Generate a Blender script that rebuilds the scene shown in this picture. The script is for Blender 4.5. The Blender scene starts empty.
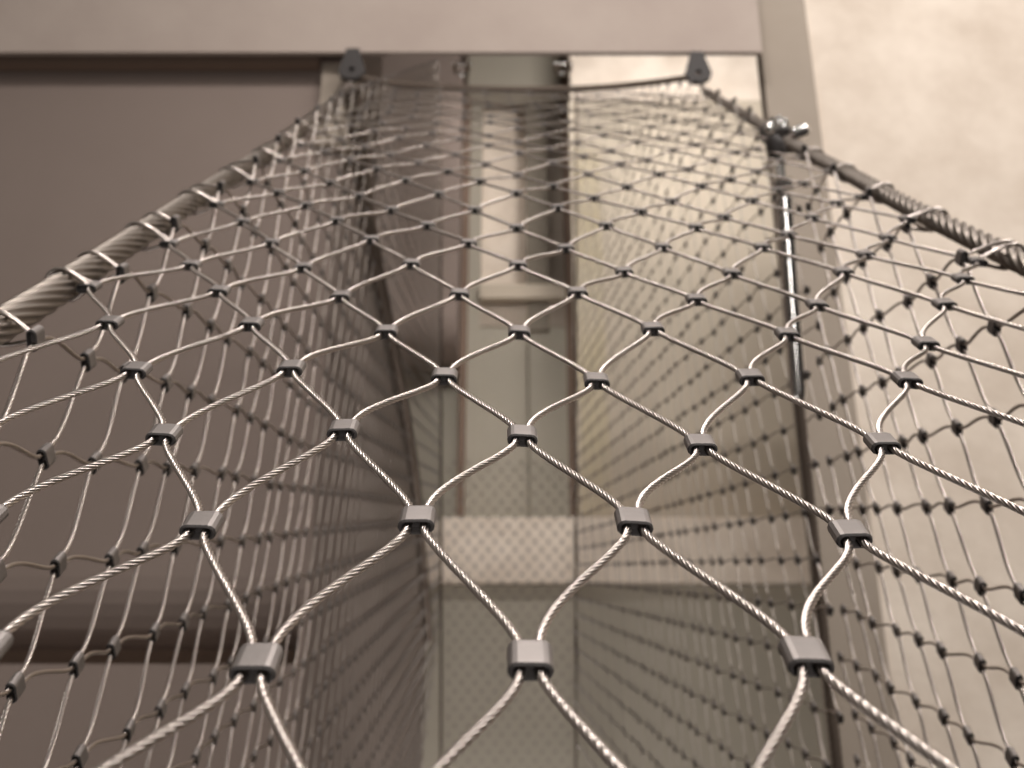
import bpy, math, random
import numpy as np
from mathutils import Matrix, Vector
random.seed(4)
rng = np.random.default_rng(7)
S = bpy.context.scene
COL = S.collection
PITCH = math.radians(20.0)
CP, SP = math.cos(PITCH), math.sin(PITCH)
FPX = 980.34
CAM = np.array([0.0, 0.0, 1.5])
# the rig's own axes (right, down, forward), used only to keep the slope of the nets in one frame
AX = np.array([[1, 0, 0], [0, SP, -CP], [0, CP, SP]], float)

def V(*a): return np.array(a, float)
def w(P): return np.asarray(P, float) @ AX + CAM          # points
def wd(P): return np.asarray(P, float) @ AX               # directions
def ray(px, py): return wd(V((px - 512) / FPX, (py - 384) / FPX, 1.0))
def onY(px, py, Y):
    r = ray(px, py); return CAM + r * (Y / r[1])
def atz(px, py, z): return w(V((px - 512) / FPX * z, (py - 384) / FPX * z, z))

# ------------------------------------------------------------------ materials
def mat(name, col, rough=0.6, metal=0.0, noise=None, bump=None, spec=0.5, col2=None, aniso=0.0):
    m = bpy.data.materials.new(name); m.use_nodes = True
    nt = m.node_tree; b = nt.nodes['Principled BSDF']
    b.inputs['Base Color'].default_value = (*col, 1)
    b.inputs['Roughness'].default_value = rough
    b.inputs['Metallic'].default_value = metal
    b.inputs['Specular IOR Level'].default_value = spec
    tc = nt.nodes.new('ShaderNodeTexCoord')
    if noise:
        n = nt.nodes.new('ShaderNodeTexNoise'); n.inputs['Scale'].default_value = noise
        n.inputs['Detail'].default_value = 6; n.inputs['Roughness'].default_value = 0.62
        r = nt.nodes.new('ShaderNodeValToRGB')
        r.color_ramp.elements[0].position = 0.3; r.color_ramp.elements[1].position = 0.68
        c2 = col2 or tuple(c * 0.82 for c in col)
        r.color_ramp.elements[0].color = (*c2, 1); r.color_ramp.elements[1].color = (*col, 1)
        nt.links.new(tc.outputs['Object'], n.inputs['Vector'])
        nt.links.new(n.outputs['Fac'], r.inputs['Fac'])
        nt.links.new(r.outputs['Color'], b.inputs['Base Color'])
    if bump:
        n2 = nt.nodes.new('ShaderNodeTexNoise'); n2.inputs['Scale'].default_value = bump[0]
        n2.inputs['Detail'].default_value = 5
        bp = nt.nodes.new('ShaderNodeBump'); bp.inputs['Strength'].default_value = bump[1]
        bp.inputs['Distance'].default_value = bump[2]
        nt.links.new(tc.outputs['Object'], n2.inputs['Vector'])
        nt.links.new(n2.outputs['Fac'], bp.inputs['Height'])
        nt.links.new(bp.outputs['Normal'], b.inputs['Normal'])
    return m

def lin(r, g, b): return tuple(((c / 255) / 12.92 if c / 255 <= .04045 else ((c / 255 + .055) / 1.055) ** 2.4) for c in (r, g, b))
M = {}
M['wire'] = mat('stainless_wire', (.50, .44, .40), .28, 1.0)
M['wire_far'] = mat('stainless_wire_dimmed', (.35, .31, .275), .48, 1.0)  # same steel, coloured darker and rougher to dim highlights on distant wires
M['ferrule'] = mat('ferrule_steel', (.25, .222, .207), .5, .75, noise=60, bump=(500, .15, .0003))
M['end_shade'] = mat('ferrule_end_shade', (.035, .03, .028), .8, 0.2)  # near-black colour standing in for shade on ferrule ends, lips and bores
M['rope'] = mat('rim_rope_steel', (.21, .18, .155), .45, 1.0)
M['darkrope'] = mat('weathered_rope_steel', (.16, .125, .10), .55, .9)
M['polished'] = mat('polished_steel', (.80, .78, .75), .2, 1.0)
M['bracket'] = mat('dull_bracket_steel', (.035, .028, .025), .6, .1)
M['beam'] = mat('beam_concrete', lin(178, 163, 152), .85, noise=3.5, col2=lin(166, 150, 140), bump=(60, .2, .003))
M['shade_and_edge'] = mat('shade_and_dark_edge', lin(120, 100, 86), .9)  # shade of gap and recess put into colour, also used for dark edge strips
M['wall_left'] = mat('brown_render', lin(139, 124, 115), .9, noise=2, col2=lin(133, 118, 109), bump=(90, .15, .002))
M['wall_grey'] = mat('grey_render', lin(165, 157, 143), .9, noise=1.6, col2=lin(157, 150, 136))
M['cream'] = mat('cream_plaster', lin(236, 222, 206), .9, noise=5.5, col2=lin(210, 194, 177), bump=(50, .25, .004))
M['pillar'] = mat('pillar_concrete', lin(165, 152, 138), .85, noise=4, col2=lin(155, 142, 128))
M['olive'] = mat('olive_grey_render', lin(190, 178, 160), .9, noise=1.5, col2=lin(182, 169, 152))
M['stain'] = mat('stained_render', lin(184, 170, 140), .85, noise=3, col2=lin(186, 174, 155))
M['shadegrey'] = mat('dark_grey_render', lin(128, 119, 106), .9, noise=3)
M['floor'] = mat('stair_floor', lin(90, 84, 78), .8, noise=5)

# ------------------------------------------------------------------ mesh helpers
def link(name, verts, faces, m, parent=None, smooth=False, mats=None, fidx=None, origin=None):
    me = bpy.data.meshes.new(name)
    verts = np.asarray(verts, float)
    o = bpy.data.objects.new(name, me)
    off = V(0, 0, 0)
    if parent is not None:
        off = np.array(parent.location)
        o.parent = parent
    elif origin is not None:
        off = np.asarray(origin, float); o.location = off
    verts = verts - off
    if isinstance(faces, np.ndarray) and faces.ndim == 2:
        nf, k = faces.shape
        me.vertices.add(len(verts)); me.vertices.foreach_set('co', verts.astype(np.float32).ravel())
        me.loops.add(nf * k); me.loops.foreach_set('vertex_index', faces.astype(np.int32).ravel())
        me.polygons.add(nf); me.polygons.foreach_set('loop_start', np.arange(nf, dtype=np.int32) * k)
        me.update(calc_edges=True)
    else:
        me.from_pydata([tuple(v) for v in verts], [], [tuple(int(i) for i in f) for f in faces]); me.update()
    for mm in (mats or [m]): me.materials.append(mm)
    if fidx is not None: me.polygons.foreach_set('material_index', np.asarray(fidx, np.int32))
    me.polygons.foreach_set('use_smooth', np.full(len(me.polygons), smooth, bool))
    me.validate()
    COL.objects.link(o)
    return o

def thing(name, label, cat, loc, group=None):
    o = bpy.data.objects.new(name, None); o.empty_display_size = .05
    o.location = loc; o['label'] = label; o['category'] = cat
    if group: o['group'] = group
    COL.objects.link(o); return o
def tag(o, label, cat, group=None):
    o['label'] = label; o['category'] = cat
    if group: o['group'] = group
    return o
def structure(o): o['kind'] = 'structure'; return o

def resample(P, step):
    P = np.asarray(P, float)
    d = np.r_[0, np.cumsum(np.linalg.norm(np.diff(P, axis=0), axis=1))]
    n = max(2, int(round(d[-1] / step)) + 1)
    t = np.linspace(0, d[-1], n)
    return np.stack([np.interp(t, d, P[:, i]) for i in range(3)], 1)

def catmull(P, n=12):
    P = np.asarray(P, float)
    Q = np.vstack([2 * P[0] - P[1], P, 2 * P[-1] - P[-2]]); out = []
    for i in range(1, len(Q) - 2):
        p0, p1, p2, p3 = Q[i - 1:i + 3]
        for t in np.linspace(0, 1, n, endpoint=False):
            out.append(.5 * ((2 * p1) + (-p0 + p2) * t + (2 * p0 - 5 * p1 + 4 * p2 - p3) * t * t + (-p0 + 3 * p1 - 3 * p2 + p3) * t ** 3))
    out.append(P[-1]); return np.array(out)

def profile(R, lobes, per):
    """polar profile of `lobes` round strands laid side by side around a rope of radius R"""
    if not lobes: 
        a = np.arange(per) * 2 * math.pi / per; return a, np.full(per, R)
    s = math.sin(math.pi / lobes); c = R / (1 + s); r = c * s
    a, q = [], []
    for l in range(lobes):
        for j in range(per):
            psi = (j / per - .5) * 2 * math.pi / lobes
            rad = c * math.cos(psi) + math.sqrt(max(0, r * r - (c * math.sin(psi)) ** 2))
            a.append(l * 2 * math.pi / lobes + psi); q.append(rad)
    return np.array(a), np.array(q)

def sweep(P, ref, R, lobes=6, per=4, lay=.018, closed=False, ph0=0.0):
    """tube along P (world), frame from the reference normal; returns verts, quad faces"""
    P = np.asarray(P, float)
    T = np.gradient(P, axis=0)
    if closed: T = np.roll(P, -1, 0) - np.roll(P, 1, 0)
    T /= np.linalg.norm(T, axis=1)[:, None] + 1e-12
    ref = np.broadcast_to(ref, P.shape)
    B = np.cross(T, ref); B /= np.linalg.norm(B, axis=1)[:, None] + 1e-12
    N = np.cross(B, T)
    s = np.r_[0, np.cumsum(np.linalg.norm(np.diff(P, axis=0), axis=1))]
    a, q = profile(R, lobes, per)
    ph = ph0 + (2 * math.pi * s / lay if lobes else np.zeros(len(s)))
    if closed and lobes:
        tot = s[-1] + np.linalg.norm(P[0] - P[-1]); ph = 2 * math.pi * s / tot * max(1, round(tot / lay))
    A = a[None, :] + ph[:, None]
    Vx = P[:, None, :] + (np.cos(A) * q)[..., None] * N[:, None, :] + (np.sin(A) * q)[..., None] * B[:, None, :]
    n, k = A.shape
    i = np.arange(n if closed else n - 1)[:, None]; j = np.arange(k)[None, :]
    i2 = (i + 1) % n; j2 = (j + 1) % k
    Fq = np.stack([i * k + j, i2 * k + j, i2 * k + j2, i * k + j2], -1).reshape(-1, 4)
    return Vx.reshape(-1, 3), Fq

class Acc:
    def __init__(s): s.v, s.f, s.n = [], [], 0
    def add(s, v, f):
        s.v.append(np.asarray(v, float)); s.f.append(np.asarray(f) + s.n); s.n += len(v)
    def ok(s): return s.n > 0
    def out(s): return np.vstack(s.v), np.vstack(s.f)

def stadium(Wd, H, n):
    r = H / 2; c = Wd / 2 - r; out = []
    for k in range(n + 1):
        a = -math.pi / 2 + math.pi * k / n; out.append((c + r * math.cos(a), r * math.sin(a)))
    for k in range(n + 1):
        a = math.pi / 2 + math.pi * k / n; out.append((-c + r * math.cos(a), r * math.sin(a)))
    return out

FW, FH, FL = .0109, .0048, .0102
def ferrule_mesh():
    """pressed oval sleeve, open at both ends, local x = width, y = length, z = height"""
    n = 6; rings = []
    def ring(Wd, H, y): return [(x, y, z) for x, z in stadium(Wd, H, n)]
    e = .0009
    rings = [ring(FW - .0028, FH - .0022, -FL / 2 + .0030), ring(FW - .0020, FH - .0014, -FL / 2 + .0002), ring(FW - .0008, FH - .0006, -FL / 2),
             ring(FW, FH, -FL / 2 + e), ring(FW, FH, FL / 2 - e), ring(FW - .0008, FH - .0006, FL / 2), ring(FW - .0020, FH - .0014, FL / 2 - .0002),
             ring(FW - .0028, FH - .0022, FL / 2 - .0030)]
    k = len(rings[0]); vs = [p for r in rings for p in r]; fs, mi = [], []
    for a in range(len(rings) - 1):
        for j in range(k):
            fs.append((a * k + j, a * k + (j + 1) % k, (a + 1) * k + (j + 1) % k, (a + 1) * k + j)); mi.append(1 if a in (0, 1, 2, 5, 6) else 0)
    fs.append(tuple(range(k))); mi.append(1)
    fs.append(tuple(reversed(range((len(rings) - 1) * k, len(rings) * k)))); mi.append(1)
    me = bpy.data.meshes.new('ferrule'); me.from_pydata(vs, [], fs); me.materials.append(M['ferrule']); me.materials.append(M['end_shade'])
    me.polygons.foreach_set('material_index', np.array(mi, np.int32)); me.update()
    return me
FERR = ferrule_mesh()

def ferr_low(c, X, Y, Z, k=1.0):
    pts = stadium(FW * k, FH * k, 4); L = FL / 2 * k
    v = [c + X * x + Y * y + Z * z for y in (-L, L) for x, z in pts]; n = len(pts)
    f = [(j, (j + 1) % n, n + (j + 1) % n, n + j) for j in range(n)]
    f += [(4 - j, n - 1 - (4 - j), n - 1 - (3 - j), 3 - j) for j in range(4)]
    f += [(n + 3 - j, 2 * n - 1 - (3 - j), 2 * n - 1 - (4 - j), n + 4 - j) for j in range(4)]
    return np.array(v), np.array(f)

def hermite(p0, t0, p1, t1, n):
    t = np.linspace(0, 1, n)[:, None]
    return (2 * t**3 - 3 * t**2 + 1) * p0 + (t**3 - 2 * t**2 + t) * t0 + (-2 * t**3 + 3 * t**2) * p1 + (t**3 - t**2) * t1

def camz(P): return float((np.asarray(P) - CAM) @ AX[2])
def pix(P):
    q = (np.asarray(P) - CAM) @ AX.T
    return 512 + FPX * q[0] / q[2], 384 + FPX * q[1] / q[2], q[2]

# ------------------------------------------------------------------ a cable net from a lattice
def build_net(root, pos, frame, cols, krange, size=1.0, R=.0014, near=.5, mid=1.2, n_parts=100, bend=(.95, .55), bend2=None):
    """pos(i,k) world node; frame(i,k)-> X,Y(long way),Z ; node exists when (i+k) is even.
    cols: range of node columns; one zigzag wire runs between each pair of neighbouring columns."""
    hx, hy = .0023 * size, FL / 2 * size * .92
    nodes = {}
    for i in cols:
        k0, k1 = krange(i)
        for k in range(k0, k1 + 1):
            if (i + k) % 2 == 0: nodes[(i, k)] = (pos(i, k), frame(i, k))
    # wires
    for i in cols[:-1]:
        acc = Acc(); seg = []; far = []
        ks = sorted(k for (a, k) in nodes if a in (i, i + 1))
        for k in ks:
            a = i if (i + k) % 2 == 0 else i + 1
            if (a, k) not in nodes: continue
            c, (X, Y, Z) = nodes[(a, k)]
            off = X * (hx if a == i else -hx)
            seg.append((k, c + off - Y * hy, c + off + Y * hy, Y, Z, a))
        # split in runs of consecutive k, by detail
        runs, cur = [], []
        for s in seg:
            if cur and s[0] != cur[-1][0] + 1: runs.append(cur); cur = []
            cur.append(s)
        if cur: runs.append(cur)
        for run in runs:
            if len(run) < 2: continue
            pieces = []
            for a, b in zip(run[:-1], run[1:]):
                L = np.linalg.norm(b[1] - a[2])
                z = max(.05, camz((b[1] + a[2]) / 2))
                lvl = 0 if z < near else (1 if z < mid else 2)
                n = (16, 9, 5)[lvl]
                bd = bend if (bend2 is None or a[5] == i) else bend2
                pieces.append((lvl, np.vstack([a[1][None], hermite(a[2], a[3] * L * bd[0], b[1], b[3] * L * bd[1], n), b[2][None]]), a[4]))
            j = 0
            while j < len(pieces):
                lvl = pieces[j][0]; pp = [pieces[j][1]]; q = j + 1
                while q < len(pieces) and pieces[q][0] == lvl: pp.append(pieces[q][1]); q += 1
                P = np.vstack([pp[0]] + [x[1:] for x in pp[1:]])
                if lvl == 0: v, f = sweep(resample(P, .0010), pieces[j][2], R, 6, 5, .0155)
                elif lvl == 1: v, f = sweep(resample(P, .0015), pieces[j][2], R, 6, 4, .0155)
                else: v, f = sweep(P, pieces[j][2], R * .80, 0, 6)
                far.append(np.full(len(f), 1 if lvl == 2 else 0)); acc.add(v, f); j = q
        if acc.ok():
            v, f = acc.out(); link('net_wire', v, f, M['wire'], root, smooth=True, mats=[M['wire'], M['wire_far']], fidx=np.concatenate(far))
    # ferrules: the ones that show largest as parts of their own, the rest together
    def vis(n):
        x, y, z = pix(n[0])
        if z < .08 or not (-60 < x < 1084 and 50 < y < 830): return 1e6 + abs(z)
        return z
    order = sorted(nodes, key=lambda q: vis(nodes[q])); big = order[:n_parts]; rest = order[n_parts:]
    base = Vector(root.location)
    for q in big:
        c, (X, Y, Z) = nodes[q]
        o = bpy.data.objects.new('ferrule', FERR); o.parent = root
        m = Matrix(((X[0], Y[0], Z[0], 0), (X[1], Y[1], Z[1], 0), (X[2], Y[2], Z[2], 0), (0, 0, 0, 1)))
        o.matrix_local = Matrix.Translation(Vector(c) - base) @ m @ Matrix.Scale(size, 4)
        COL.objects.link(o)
    if rest:
        acc = [[], [], 0]
        for q in rest:
            c, (X, Y, Z) = nodes[q]; v, f = ferr_low(c, X, Y, Z, size)
            acc[0].append(v); acc[1] += [tuple(np.array(t) + acc[2]) for t in f]; acc[2] += len(v)
        o = link('ferrule', np.vstack(acc[0]), acc[1], M['ferrule'], root); o['kind'] = 'stuff'
    return nodes

def lacing(root, anchor, rope_c, T, Rr, R=.0014, turns=2, slant=.25, back=0.0):
    """wire turns that tie the border ferrule to the rim rope: an elongated loop round rope and ferrule"""
    acc = Acc()
    d = anchor - rope_c; d = d - T * (d @ T); dist = np.linalg.norm(d); d /= dist
    N = np.cross(T, d)
    for t in range(turns):
        n = 22; P = []
        for k in range(n):
            a = 2 * math.pi * k / n
            rad = Rr + R * 1.05
            if math.cos(a) > 0: u = math.cos(a) * (dist + .001)
            else: u = math.cos(a) * rad
            v = math.sin(a) * (rad * (1 if math.cos(a) < .25 else max(.34, 1 - (math.cos(a) - .25) * .95)))
            sh = (t - (turns - 1) / 2) * (.0042 + (.0045 * (1 - math.cos(a)) / 2)) + slant * Rr * math.sin(a) * .5 - (back if t == 0 else -.1 * back) * (1 - math.cos(a)) / 2
            P.append(rope_c + d * u + N * v + T * sh)
        P = np.array(P)
        v, f = sweep(P, T, R, 0, 7, closed=True); acc.add(v, f)
    v, f = acc.out(); return link('lacing_loop', v, f, M['wire'], root, smooth=True)

# ------------------------------------------------------------------ front (sloping) net
O1 = V(.00448, .06427, .23225); X1 = V(.99983, .01617, .0087); D1 = V(-.00246, -.35151, .93618); N1 = V(-.01819, .93604, .35141)
W1, L1 = .0648, .12748
CU = [-0.00031, -0.00018, -0.00347, 0.00592, -0.01052, 0.00792, 0.00581, -0.00556, 0.00992, -0.00385]
CV = [-0.00106, 0.00038, 0.02366, -0.00096, 0.00161, -0.04997, -0.00448, -0.01595, -0.00567, 0.02457]
def sag(i, k):
    x = (i - 1) / 8.; y = k / 10.
    b = [1, x, y, x * x, x * y, y * y, x**3, x * x * y, x * y * y, y**3]
    return np.dot(b, CU), np.dot(b, CV)
UL = np.array([(-.6, -.232), (.2, -.231), (.316, -.230), (.434, -.2275), (.58, -.231), (.69, -.234), (.81, -.236), (.945, -.241), (1.08, -.249), (1.23, -.258), (1.4, -.271), (1.95, -.335)])
UR = np.array([(-.6, .30), (.2, .299), (.43, .298), (.55, .298), (.66, .304), (.77, .313), (.98, .325), (1.27, .347), (1.55, .37), (1.95, .40)])
def front_uv(i, k):
    kk = min(k, 14); du, dv = sag(i, kk)
    u0, v0 = i * W1 / 2 + du, kk * L1 / 2 + dv - .0006
    v = v0 if k <= 14 else v0 + (k - 14) * .0655
    if k > 14: v = v0 * max(0, 1 - (k - 14) / 10) + .892 * min(1, (k - 14) / 10) + (k - 14) * .0650
    ul = np.interp(v, UL[:, 0], UL[:, 1]); ur = np.interp(v, UR[:, 0], UR[:, 1])
    lin_u = ul + (ur - ul) * (i + 7) / 16.
    t = min(1, max(0, (k - 8) / 6.)); t = t * t * (3 - 2 * t)
    e = max(0, (abs(i - 1) - 6) / 2.) * (1 if k > 4 else max(0, (k + 2) / 6.)); t = max(t, min(1, e))
    if k < -2: u0 = i * W1 / 2
    return u0 * (1 - t) + lin_u * t, v
def fp(u, v, n=0.0): return w(O1 + X1 * u + D1 * v + N1 * n)
fX, fY, fZ = wd(X1), wd(D1), wd(-N1)
fX /= np.linalg.norm(fX); fY -= fX * (fX @ fY); fY /= np.linalg.norm(fY); fZ = np.cross(fX, fY)
def front_pos(i, k):
    u, v = front_uv(i, k); return fp(u, v, .002 * math.sin(i * 2.3 + k * 1.7))
def front_frame(i, k):
    u0, v0 = front_uv(i, k - 1); u1, v1 = front_uv(i, k + 1)
    Y = fp(u1, v1) - fp(u0, v0); Y /= np.linalg.norm(Y)
    a = .05 * math.sin(i * 1.9 + k * 2.7)
    X = np.cross(Y, fZ); X /= np.linalg.norm(X); Z = np.cross(X, Y)
    X, Z = X * math.cos(a) + Z * math.sin(a), Z * math.cos(a) - X * math.sin(a)
    return X, Y, Z
net = thing('cable_net', 'sloping stainless diamond cable net with large grey ferrules between the two rim ropes', 'cable net', fp(.03, -.2), 'woven wire safety nets of the stairwell')
cols = list(range(-7, 10))
nodes = build_net(net, front_pos, front_frame, cols, lambda i: (-5, 29 if (i % 2) else 28), near=.62, mid=1.3, bend=(1.0, .6), bend2=(.45, .40), R=.00128)

RL = [(-.6, -.250), (-.2, -.246), (.243, -.243), (.336, -.245), (.5, -.250), (.58, -.253), (.7, -.256), (.83, -.259), (1.0, -.265), (1.3, -.281), (1.6, -.303), (1.93, -.337)]
RR = [(-.6, .318), (-.2, .317), (.2, .317), (.409, .319), (.476, .319), (.613, .321), (.775, .329), (.983, .337), (1.27, .358), (1.556, .376), (1.93, .402)]
def rope_obj(name, pts, ref, R, lobes, per, lay, step, m, label, cat='wire rope', group=None, as_part=None, fine=True):
    P = resample(catmull(pts, 16), step)
    v, f = sweep(P, ref, R, lobes, per, lay)
    # close both ends
    k = lobes * per if lobes else per
    if as_part is not None: return link(name, v, f, m, as_part, smooth=True)
    o = link(name, v, f, m, None, smooth=True, origin=P[0]); tag(o, label, cat, group); return o
rimL = [fp(u, v, -.002) for v, u in RL]; rimR = [fp(u, v, -.002) for v, u in RR]
g = 'rim ropes around the nets'
rope_obj('rim_rope', rimL, fZ, .0082, 11, 4, .17, .0022, M['rope'], 'thick twisted steel rim rope laced with bright wire loops, rising against the brown wall', group=g)
rope_obj('rim_rope', rimR, fZ, .0078, 7, 4, .095, .0016, M['rope'], 'thick tightly twisted steel rim rope running down past the cream plaster wall', group=g)
# border lacing
for side, tab, ii in ((-1, RL, -7), (1, RR, 9)):
    T = np.array(tab)
    ks = [k for k in range(-5, 30, 2)]
    for k in ks:
        P = front_pos(ii, k); u, v = front_uv(ii, k)
        uc = np.interp(v, T[:, 0], T[:, 1]); ua = np.interp(v + .01, T[:, 0], T[:, 1])
        c = fp(uc, v, -.002); t = fp(ua, v + .01, -.002) - c; t /= np.linalg.norm(t)
        lacing(net, P + fZ * .001, c, t, .0078 if side < 0 else .0072, R=.0012, turns=2 if side < 0 else 1, slant=-.5 * side, back=-.013 if side < 0 else .001)

# ------------------------------------------------------------------ side nets
Wn, Ln = .06, .11804
def side_net(label, O, X, D, N, rim_s, warp, cols, krange, zsign, xfix=None, mid=1.25, near=.62, flip=1):
    """cols run down (s), k runs along the slope (m)"""
    def pos(s, m):
        P = O + D * (m * Ln / 2) + N * ((s + warp(s, m)) * Wn / 2)
        P = P + X * (.0025 * math.sin(s * 1.3 + m * .9))
        if xfix: P = xfix(P)
        return w(P)
    bx, by, bz = wd(N), wd(D), wd(X) * flip
    bx /= np.linalg.norm(bx); by = by - bx * (bx @ by); by /= np.linalg.norm(by); bz = np.cross(bx, by)
    def frame(s, m):
        a = .12 * math.sin(s * 2.1 + m * 1.3)
        return bx * math.cos(a) + bz * math.sin(a), by, bz * math.cos(a) - bx * math.sin(a)
    r = thing('cable_net', label, 'cable net', w(O), 'woven wire safety nets of the stairwell')
    nd = build_net(r, pos, frame, cols, krange, near=near, mid=mid, R=.00125)
    return r, nd, pos

# left: hangs from the left rim rope
OL, XL, DL, NL = V(-.22561, .13966, .45152), V(.99858, .03396, .04105), V(-.02734, -.33475, .94191), V(-.04573, .9417, .33334)
def warpL(s, m):
    t = min(1, max(0, (m - 2) / 14.)); return -1.7 * t * max(0, min(1, (5 - s) / 10.))
def fixL(P):
    x = P[0]; lim = -.257
    e = .012; d = x - lim
    P = P.copy(); P[0] = lim + .5 * (d + math.sqrt(d * d + e * e)) - e * .35; return P
def krL(s):
    hi = int((3.55 - .4515 - .01 * s) / .0556)
    return -9, hi
netL, ndL, posL = side_net('steep cable net of narrow bright diamonds in front of the dim brown wall', OL, XL, DL, NL, -5, warpL, list(range(-5, 58)), krL, 1, fixL)
# right, near stretch
OR, XR, DR, NR = V(.31174, .18207, .60624), V(.99317, -.07159, -.09212), V(.06391, -.32681, .94293), V(.09761, .94237, .32)
netR, ndR, posR = side_net('dark steep cable net in front of the cream plaster wall', OR, XR, DR, NR, -8, lambda s, m: -.9 * max(0, min(1, (m - 4) / 7.)) * max(0, min(1, (2 - s) / 10.)), list(range(-8, 42)), lambda s: (-12, int(10.9 - .2 * (s + 9))), 1)
# right, far stretch beyond the tension rope
OF, DF, NF = V(.33685, .20724, 1.1561), V(-.02856, -.28066, .95938), V(-.06865, .95806, .27823)
XF = V(.99723, .05792, .04663)
netF, ndF, posF = side_net('long receding cable net between the tension rope and the far end of the shaft', OF, XF, DF, NF, -16, lambda s, m: -2.4 * max(0, min(1, (m - 4) / 11.)) * max(0, min(1, (-6 - s) / 10.)), list(range(-16, 46)),
    lambda s: (int(round(4 - .36 * (s + 16))), int(46.8 - .5 * (s - 8.2))), 1, mid=1.1)
def side_lacing(root, nd, s0, T):
    T = np.array(T)
    for (s, m) in sorted(nd):
        if s != s0: continue
        P = nd[(s, m)][0]; q = (P - CAM) @ AX.T - O1; v = q @ D1
        if v < -.5 or v > 1.9: continue
        uc = np.interp(v, T[:, 0], T[:, 1]); c = fp(uc, v, -.002); t = fp(np.interp(v + .01, T[:, 0], T[:, 1]), v + .01, -.002) - c; t /= np.linalg.norm(t)
        if np.linalg.norm(P - c) < .06: lacing(root, P, c, t, .0072, R=.0012, turns=1, slant=.2)
side_lacing(netL, ndL, -5, RL); side_lacing(netR, ndR, -8, RR)

# end net across the shaft
EA, EB = V(-.255, 0, 3.55), V(.225, 0, 3.62)
def end_pos(i, k):
    t = i / 20.
    y = -1.15 + k * .0275; z = 3.62 - .30 * (y + .3)/1.5 
    x = (-.2600 + .494 * t) * (z / 3.62)
    return w(V(x, y, z))
ey = wd(V(0, -1, .2)); ey /= np.linalg.norm(ey); ex = wd(V(1, 0, 0)); ez = np.cross(ex, ey)
endnet = thing('cable_net', 'small distant cable net closing the far end of the shaft', 'cable net', end_pos(10, 100), 'woven wire safety nets of the stairwell')
build_net(endnet, end_pos, lambda i, k: (ex, -ey, -ez), list(range(0, 21)), lambda i: (52, 104), size=.8, near=.1, mid=.2, n_parts=60, bend=(.6, .6), R=.0013)
# vertical border ropes at that end
for xs, lab in ((-.2620, 'thin dark border rope at the far end of the net before the brown wall'), (.2360, 'thin dark beaded border rope where the receding net meets the far end')):
    pts = []
    for y in np.linspace(-1.15, 1.72, 8):
        z = 3.62 - .30 * (y + .3) / 1.5; pts.append(w(V(xs * z / 3.62, y, z)))
    rope_obj('border_rope', pts, ex, .0055, 6, 2, .06, .01, M['darkrope'], lab, group='border ropes at the far end')

# far rim rope, slightly sagging between the two eye brackets
cl = fp(-.337, 1.93, -.002); cr = fp(.402, 1.93, -.002)
top = [atz(352, 76, 2.05), atz(400, 84, 2.05), atz(456, 88, 2.05), atz(526, 89.5, 2.05), atz(600, 87.5, 2.05), atz(655, 82, 2.05), atz(699, 76, 2.05)]
rope_obj('rim_rope', top, wd(V(0, 1, 0)), .0068, 8, 3, .05, .004, M['darkrope'], 'dark sagging rim rope strung level between the two eye brackets', group=g)

# ------------------------------------------------------------------ solids
def prism(name, poly, Y0, Y1, m, parent=None, flat_px=True, origin=None):
    """upright slab: outline on plane Y0, extruded to Y1"""
    if flat_px: a = [onY(px, py, Y0) for px, py in poly]
    else: a = [V(x, Y0, z) for x, z in poly]
    n = len(a); b = [V(p[0], Y1, p[2]) for p in a]
    f = [tuple(range(n)), tuple(reversed(range(n, 2 * n)))] + [(j, j + n, (j + 1) % n + n, (j + 1) % n) for j in range(n)]
    return link(name, a + b, f, m, parent, origin=origin)
def zof(py, Y): return onY(512, py, Y)[2]
def xof(px, py, Y): return onY(px, py, Y)[0]
def box(name, x0, x1, y0, y1, z0, z1, m, parent=None):
    v = [V(x, y, z) for x in (x0, x1) for y in (y0, y1) for z in (z0, z1)]
    f = [(0, 1, 3, 2), (4, 6, 7, 5), (0, 4, 5, 1), (2, 3, 7, 6), (0, 2, 6, 4), (1, 5, 7, 3)]
    return link(name, v, f, m, parent)

# eye brackets
def eye_bracket(px, py_hole, label):
    c = atz(px, py_hole, 2.05)
    r = thing('eye_bracket', label, 'bracket', c, 'eye brackets under the beam')
    hw = .021; n = 20; bs = 1.15
    out = []
    for k in range(n):
        a = 2 * math.pi * k / n
        x, z = math.cos(a), math.sin(a)
        if z > .2: ox, oz = x * hw * (1.0 - .25 * z) * 1.05, .005 + z * .048
        else: ox, oz = x * hw * 1.15, z * .024
        if z > .75: ox, oz = (x / .66) * .0135, .053
        out.append((ox * bs, oz))
    inn = [(.0065 * math.cos(2 * math.pi * k / n), .0065 * math.sin(2 * math.pi * k / n)) for k in range(n)]
    v = []
    for yy in (-.006, .006):
        for ring in (out, inn): v += [c + V(x, yy, z) for x, z in ring]
    f = []
    for k in range(n):
        k2 = (k + 1) % n
        f += [(k, k2, n + k2, n + k), (2 * n + k, 3 * n + k, 3 * n + k2, 2 * n + k2), (k, 2 * n + k, 2 * n + k2, k2), (n + k, n + k2, 3 * n + k2, 3 * n + k)]
    link('eye_plate', v, f, M['bracket'], r)
    # rope thimble hooked through the eye
    t = np.linspace(0, 2 * math.pi, 20, endpoint=False)
    P = np.array([c + V(.0125 * math.cos(a), .010 * math.sin(a) * .4, -.010 + .0125 * math.sin(a)) for a in t])
    vv, ff = sweep(P, V(0, 1, 0), .0038, 0, 8, closed=True); link('thimble', vv, ff, M['bracket'], r, smooth=True)
    return r
eye_bracket(352, 71, 'dark steel eye bracket under the beam, above the brown wall')
eye_bracket(698, 74, 'dark steel eye bracket under the beam, before the bright opening')
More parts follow.
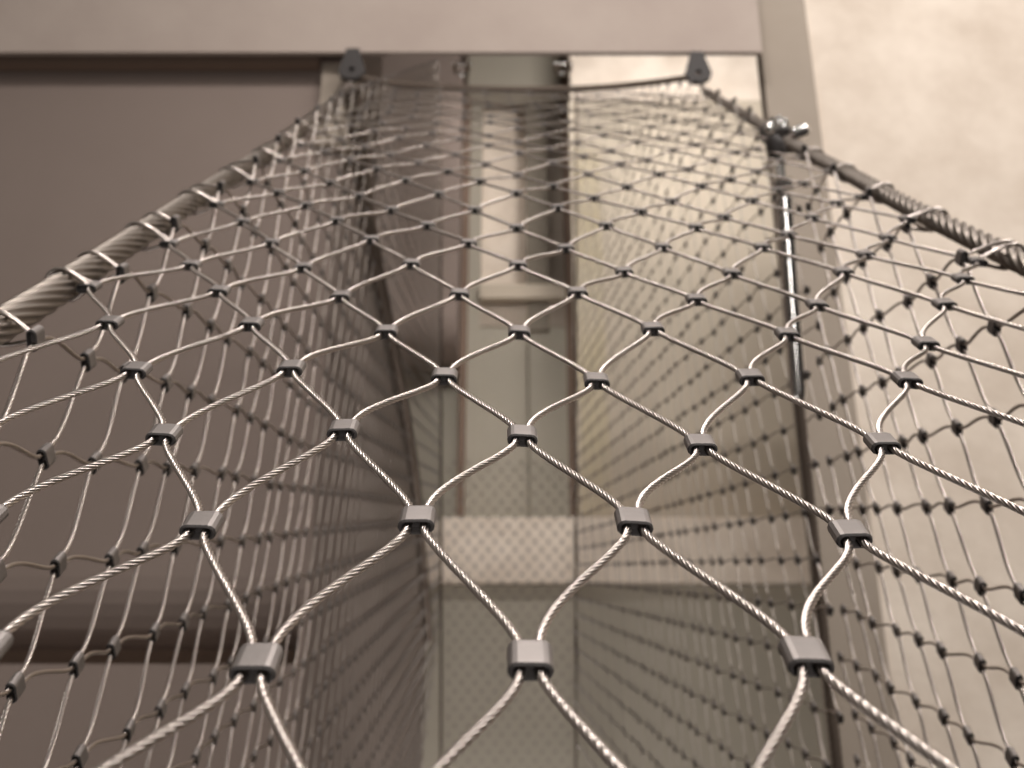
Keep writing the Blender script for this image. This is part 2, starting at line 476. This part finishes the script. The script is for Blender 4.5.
# small shackles further back under the beam
def shackle(px, py, z, label, s=1.0):
    c = atz(px, py, z); r = thing('shackle', label, 'shackle', c, 'shackles behind the far rim rope')
    t = np.linspace(-.15 * math.pi, 1.15 * math.pi, 16) + math.pi
    P = [c + V(.014 * s, 0, .02 * s)] + [c + V(.014 * s * -math.cos(a), 0, .014 * s * math.sin(a)) for a in t] + [c + V(-.014 * s, 0, .02 * s)]
    P = np.array(P)
    vv, ff = sweep(np.array([c + V(.015 * s * math.cos(a), 0, .015 * s * math.sin(a)) for a in np.linspace(-1.25 * math.pi, .25 * math.pi, 20)]), V(0, 1, 0), .005 * s, 0, 8)
    link('bow', vv, ff, M['polished'], r, smooth=True)
    a0, a1 = c + V(-.02 * s, 0, .012 * s), c + V(.02 * s, 0, .012 * s)
    vv, ff = sweep(np.array([a0, a0 + (a1 - a0) * .5, a1]), V(0, 1, 0), .005 * s, 0, 10); link('pin', vv, ff, M['polished'], r, smooth=True)
    vv, ff = sweep(np.array([c + V(0, 0, .010), c + V(0, 0, .06), c + V(0, 0, .16)]), V(0, 1, 0), .0035, 0, 8); link('hanger', vv, ff, M['darkrope'], r, smooth=True)
shackle(462, 69, 2.15, 'small shiny shackle under the beam, before the grey wall')
shackle(563, 68, 2.15, 'small shiny shackle under the beam, at the edge of the bright opening', 1.0)

# ------------------------------------------------------------------ tension rope with its rod fitting and the corner clamp
def lathe(name, p0, p1, prof, m, parent, n=20):
    """prof: list of (t along p0->p1 in 0..1, radius)"""
    ax = p1 - p0; L = np.linalg.norm(ax); ax = ax / L
    e = np.cross(ax, V(1, 0, 0)); e /= np.linalg.norm(e); h = np.cross(ax, e)
    v, f = [], []
    for t, r in prof:
        for j in range(n):
            a = 2 * math.pi * j / n; v.append(p0 + ax * L * t + (e * math.cos(a) + h * math.sin(a)) * r)
    for i in range(len(prof) - 1):
        for j in range(n): f.append((i * n + j, i * n + (j + 1) % n, (i + 1) * n + (j + 1) % n, (i + 1) * n + j))
    f.append(tuple(reversed(range(n)))); f.append(tuple(range((len(prof) - 1) * n, len(prof) * n)))
    o = link(name, v, f, m, parent, smooth=True)
    o.data.set_sharp_from_angle(angle=math.radians(28))
    return o
pA, pA2, pB = atz(779, 158, 1.155), atz(784, 196, 1.155), atz(799, 402, 1.16)
tr = thing('tension_rope', 'taut dark twisted tension rope with a polished rod fitting at its top', 'tension rope', pB)
rope_obj('rope', [pB + (pA2 - pB) * .03, atz(812, 520, 1.14), atz(826, 655, 1.11), atz(838, 768, 1.08), atz(858, 960, 1.05)], ex, .0060, 6, 4, .055, .003, M['darkrope'], None, as_part=tr)
lathe('rod_fitting', pA2, pB, [(0, .0075), (.01, .0098), (.30, .0100), (.305, .0092), (.94, .0096), (.97, .0088), (.99, .0070), (1, .0065)], M['polished'], tr, 24)
lathe('lock_nut', pA2 + (pA - pA2) * .08, pA2 + (pA - pA2) * .42, [(0, .008), (.08, .0118), (.92, .0118), (1, .009)], M['polished'], tr, 6)
lathe('threaded_stud', pA2, pA + (pA - pA2) * .35, [(0, .0058)] + [(.03 + .94 * k / 24, .0055 if k % 2 else .0064) for k in range(25)] + [(1, .005)], M['polished'], tr, 14)
pT = atz(772, 136, 1.15)
lathe('fork_head', pA + (pT - pA) * .1, pT, [(0, .008), (.1, .0108), (.5, .0115), (.8, .009), (1, .006)], M['bracket'], tr, 16)

cc = atz(795, 138, 1.16)
cp = thing('rope_clamp', 'dark clamp with bright domed bolts gripping the rim rope beside the pillar', 'rope clamp', cc)
tdir = fp(.36, 1.3) - fp(.335, .95); tdir /= np.linalg.norm(tdir)
cc2 = fp(.3435, 1.10, -.002)
side_ax = np.cross(tdir, fZ); side_ax /= np.linalg.norm(side_ax)
def obox(name, c, a, b, d, ha, hb, hd, m, parent, bev=.25):
    pts = []
    v, f = [], []
    for sa in (-1, 1):
        for k in range(8):
            ang = math.pi / 8 + k * math.pi / 4
            x = max(-1, min(1, math.cos(ang) * 1.35)); y = max(-1, min(1, math.sin(ang) * 1.35))
            v.append(c + a * ha * sa + b * hb * x + d * hd * y)
    f = [(k, (k + 1) % 8, 8 + (k + 1) % 8, 8 + k) for k in range(8)] + [tuple(reversed(range(8))), tuple(range(8, 16))]
    return link(name, v, f, m, parent)
obox('clamp_body', cc2, tdir, side_ax, fZ, .042, .019, .015, M['bracket'], cp)
for q, (dt, sd) in enumerate(((-.018, .2), (.018, .2))):
    b0 = cc2 + tdir * dt + fZ * .0115
    lathe('bolt', b0, b0 + fZ * .014, [(0, .0085), (.3, .0085), (.31, .0068), (.6, .0064), (.85, .0045), (1, .001)], M['polished'], cp, 16)
# bright polished barrel beside the clamp, pinned to the pillar
b1 = atz(801, 133, 1.19)
lathe('bolt', b1 - V(.012, 0, .004), b1 + V(.010, 0, .006), [(0, .004), (.1, .0085), (.55, .0095), (.8, .0085), (1, .003)], M['polished'], cp, 20)
b2 = atz(771, 128, 1.2)
lathe('bolt', b2 - V(.004, 0, .006), b2 + V(.004, 0, .008), [(0, .003), (.2, .0055), (.8, .0055), (1, .002)], M['polished'], cp, 14)

# dark rope running down the left side net
seam = [(352, 92, 1.62), (362, 170, 1.72), (372, 250, 1.82), (392, 350, 2.12), (405, 420, 2.42), (414, 480, 2.62), (420, 540, 2.85), (428, 640, 3.1)]
rope_obj('edge_rope', [atz(x, y, z) for x, y, z in seam], ex, .0165, 6, 4, .09, .006, M['darkrope'], 'heavy dark rope dropping from the eye bracket down the net before the brown wall')

# ------------------------------------------------------------------ the stairwell around the nets
# beam
YB = 1.70
zb = zof(52, YB); 
beam = structure(box('trim_1', -2.6, xof(760, 30, YB), YB, YB + .012, zb, zof(-260, YB), M['beam']))
# left wall, stepping back under a rounded nose
YL = 1.757
def nosed(name, x0, x1, Y0, Y1, ztop, zbot, r, m, slope=None):
    """slab whose lower front edge is rounded back with radius r"""
    prof = [(Y1, ztop), (Y0, ztop), (Y0, zbot + r)]
    for k in range(1, 9):
        a = math.pi / 2 * k / 8; prof.append((Y0 + r - r * math.cos(a), zbot + r - r * math.sin(a)))
    prof.append((Y1, zbot)); n = len(prof)
    v = [V(x0, y, z) for y, z in prof] + [V(x1, y, z) for y, z in prof]
    f = [tuple(reversed(range(n))), tuple(range(n, 2 * n))] + [(j, (j + 1) % n, n + (j + 1) % n, n + j) for j in range(n)]
    return link(name, v, f, m)
xL = xof(333, 80, YL)
structure(nosed('wall_left', -2.8, -.3605, YL, YL + .5, zof(-260, YL), zof(646, YL), .12, M['wall_left']))
structure(box('shade_board', -2.8, xof(322, 60, YL), YL - .030, YL - .006, zof(73, YL), zof(45, YL), M['shade_and_edge']))  # dark board, the shadow gap under the beam painted as colour
structure(box('trim_2', xL - .02, -.335, YL - .02, YL + .07, zof(150, YL), zb, M['pillar']))
structure(box('wall_left', -2.8, -.3605, YL - .02, YL + .4, -1.2, zof(664, YL - .02), M['wall_left']))
structure(box('wall_left', -2.8, -.3605, YL + .10, YL + .2, zof(700, YL), zof(630, YL), M['shade_and_edge']))  # back of the recess, its shade put into the dark colour
# side wall parallel to the left net
sx = -.36
pp = []
for px, py in ((345, 60), (372, 250), (392, 350), (412, 450), (420, 510), (434, 600), (440, 660)):
    z = -sx * FPX / (512 - px); P = w(V(sx, (py - 384) / FPX * z, z)); pp.append(P)
poly = [V(sx, YL + .004, 3.2), V(sx, pp[1][1] + .005, 3.2)] + pp[1:] + [V(sx, pp[-1][1], 1.3), V(sx, YL + .004, 1.3)]
n = len(poly); v = poly + [p + V(-.014, 0, 0) for p in poly]
f = [tuple(range(n)), tuple(reversed(range(n, 2 * n)))] + [(j, j + n, (j + 1) % n + n, (j + 1) % n) for j in range(n)]
structure(link('wall_left', v, f, M['wall_left']))
# brown block further back
YK = 4.5
structure(nosed('wall_back', -1.9, xof(459, 200, YK), YK, YK + .5, zof(-200, YK), zof(341, YK), .16, M['wall_left']))
# back wall
YW = 5.2
structure(box('wall_back', -4.2, 3.2, YW, YW + .1, -2.6, zof(-240, YW), M['wall_grey']))
# piers and light panels seen through the middle
YP = 4.9
def strip(px0, px1, py0, py1, Y, th, m, name='wall_back'):
    return structure(box(name, xof(px0, 300, Y), xof(px1, 300, Y), Y, Y + th, zof(py1, Y), zof(py0, Y), m))
strip(461, 467, -200, 900, YP - .1, .12, M['shade_and_edge'])
strip(467, 480, -200, 900, YP, .2, M['wall_grey'])
strip(480, 527, -200, 290, YP + .15, .1, M['cream'])
strip(400, 461, 345, 530, YP + .03, .1, M['wall_grey'])
strip(467, 566, 326, 530, YP + .03, .1, M['wall_grey'])
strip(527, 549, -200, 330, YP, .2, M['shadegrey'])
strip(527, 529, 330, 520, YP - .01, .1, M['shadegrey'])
strip(464, 564, -200, 93, YP - .14, .1, M['wall_grey'])
strip(549, 566, -200, 330, YP + .15, .1, M['pillar'])
strip(566, 574, -200, 900, YP, .3, M['shade_and_edge'])
strip(480, 566, 284, 298, YP - .05, .2, M['olive'])
strip(480, 566, 298, 326, YP + .02, .15, M['pillar'])
# cream slab edge
YS = 4.15
structure(box('trim_3', xof(425, 550, YS), xof(830, 550, YS), YS, YS + .9, zof(582, YS), zof(517, YS), M['cream']))
structure(box('wall_back', -3.2, xof(900, 550, YS), YS + .06, YS + .16, -2.4, zof(583, YS) - .002, M['wall_grey']))
# right of the shaft
YR = 4.45
structure(box('wall_back', xof(574, 300, YR), 3.0, YR, YR + .1, zof(516, YR) - .03, zof(100, YR), M['olive']))
structure(box('wall_back', xof(570, 60, YR), 3.0, YR, YR + .1, zof(100, YR), zof(-240, YR), M['cream']))
structure(box('trim_4', xof(577, 300, YR), xof(604, 300, YR), YR - .004, YR, zof(516, YR), zof(150, YR), M['stain']))
# pillar and the plaster wall beside it
YC = 1.757
xp0, xp1 = xof(757, 10, YC), xof(805.5, 10, YC)
structure(box('wall_right', xp0, xp1, YC, YC + .04, -1.5, zof(-260, YC), M['pillar']))
structure(box('wall_right', xp1, 3.2, YC + .01, YC + .2, -1.5, zof(-260, YC), M['cream']))
structure(box('floor', -3.2, 3.2, -3.5, 5.3, -2.45, -2.4, M['floor']))

# ------------------------------------------------------------------ light
def area(name, loc, aim, sx_, sy_, power, col=(1, .93, .84)):
    L = bpy.data.lights.new(name, 'AREA'); L.shape = 'RECTANGLE'; L.size = sx_; L.size_y = sy_; L.energy = power; L.color = col
    o = bpy.data.objects.new(name, L); o.location = loc
    d = Vector(aim) - Vector(loc); o.rotation_euler = d.to_track_quat('-Z', 'Y').to_euler(); COL.objects.link(o); return o
LC = (1, .953, .922)
area('ceiling_lamp', (0, .45, 3.8), (0, .6, 1.5), .5, .25, 22, LC)
area('side_lamp', (1.25, -.2, 3.7), (0, .9, 1.5), 1.1, .25, 12, LC)
o_ = area('shaft_mid_fill', (0, 2.4, 4.2), (0, 4.9, 2.5), .4, .25, 4.5, LC); o_.data.spread = math.radians(60)  # added fill out of view, brightens the grey middle of the shaft
area('corridor_lamp', (.12, -.85, 1.50), (.12, -.85 + .94, 1.50 + .342), .22, .95, 11, LC)
area('lower_wall_fill', (-1.2, .5, .3), (-1.1, 1.75, 1.5), .7, .2, 4, LC)  # added fill below the view, brightens the lower left wall
area('shaft_floor_fill', (0, 2.6, .2), (0, 4.2, 1.7), .4, .2, 22, LC)  # added fill below the view, brightens the low walls behind the shaft
area('plaster_fill', (1.5, .3, 3.9), (1.2, 1.7, 1.8), 1.2, .3, 25, LC)  # added fill from above for the plaster wall
area('far_wall_fill', (.85, 3.3, 4.35), (.8, 4.45, 4.7), .6, .2, 22, LC)  # added fill hidden above the beam, brightens the far cream wall
area('shaft_strip_fill', (0, 4.2, 4.8), (0, 5.0, 2.0), .5, .4, 2.8, LC)  # added fill for the strips at the back of the shaft
wd_ = bpy.data.worlds.new('ambient'); S.world = wd_; wd_.use_nodes = True
nt = wd_.node_tree; bg = nt.nodes['Background']
tc = nt.nodes.new('ShaderNodeTexCoord'); sp = nt.nodes.new('ShaderNodeSeparateXYZ'); cr_ = nt.nodes.new('ShaderNodeValToRGB')
mr = nt.nodes.new('ShaderNodeMapRange'); mr.inputs['From Min'].default_value = -1; mr.inputs['From Max'].default_value = 1
nt.links.new(tc.outputs['Generated'], sp.inputs[0]); nt.links.new(sp.outputs['Z'], mr.inputs['Value']); nt.links.new(mr.outputs[0], cr_.inputs['Fac'])
cr_.color_ramp.elements[0].position = .5; cr_.color_ramp.elements[0].color = (.035, .030, .027, 1)
cr_.color_ramp.elements[1].position = .85; cr_.color_ramp.elements[1].color = (.27, .25, .228, 1)
nt.links.new(cr_.outputs['Color'], bg.inputs['Color']); bg.inputs['Strength'].default_value = 1.0

# ------------------------------------------------------------------ camera
cd = bpy.data.cameras.new('camera'); co = bpy.data.objects.new('camera', cd); COL.objects.link(co)
co.location = CAM; co.rotation_euler = (math.pi / 2 + PITCH, 0, 0)
cd.sensor_width = 36; cd.lens = 36 * FPX / 1024; cd.clip_start = .01; cd.clip_end = 60
cd.dof.use_dof = True; cd.dof.focus_distance = .335; cd.dof.aperture_fstop = 13.5
S.camera = co
S.view_settings.view_transform = 'Standard'; S.view_settings.look = 'None'
S.view_settings.exposure = 0.10; S.view_settings.gamma = 1.0; S.view_settings.use_curve_mapping = False
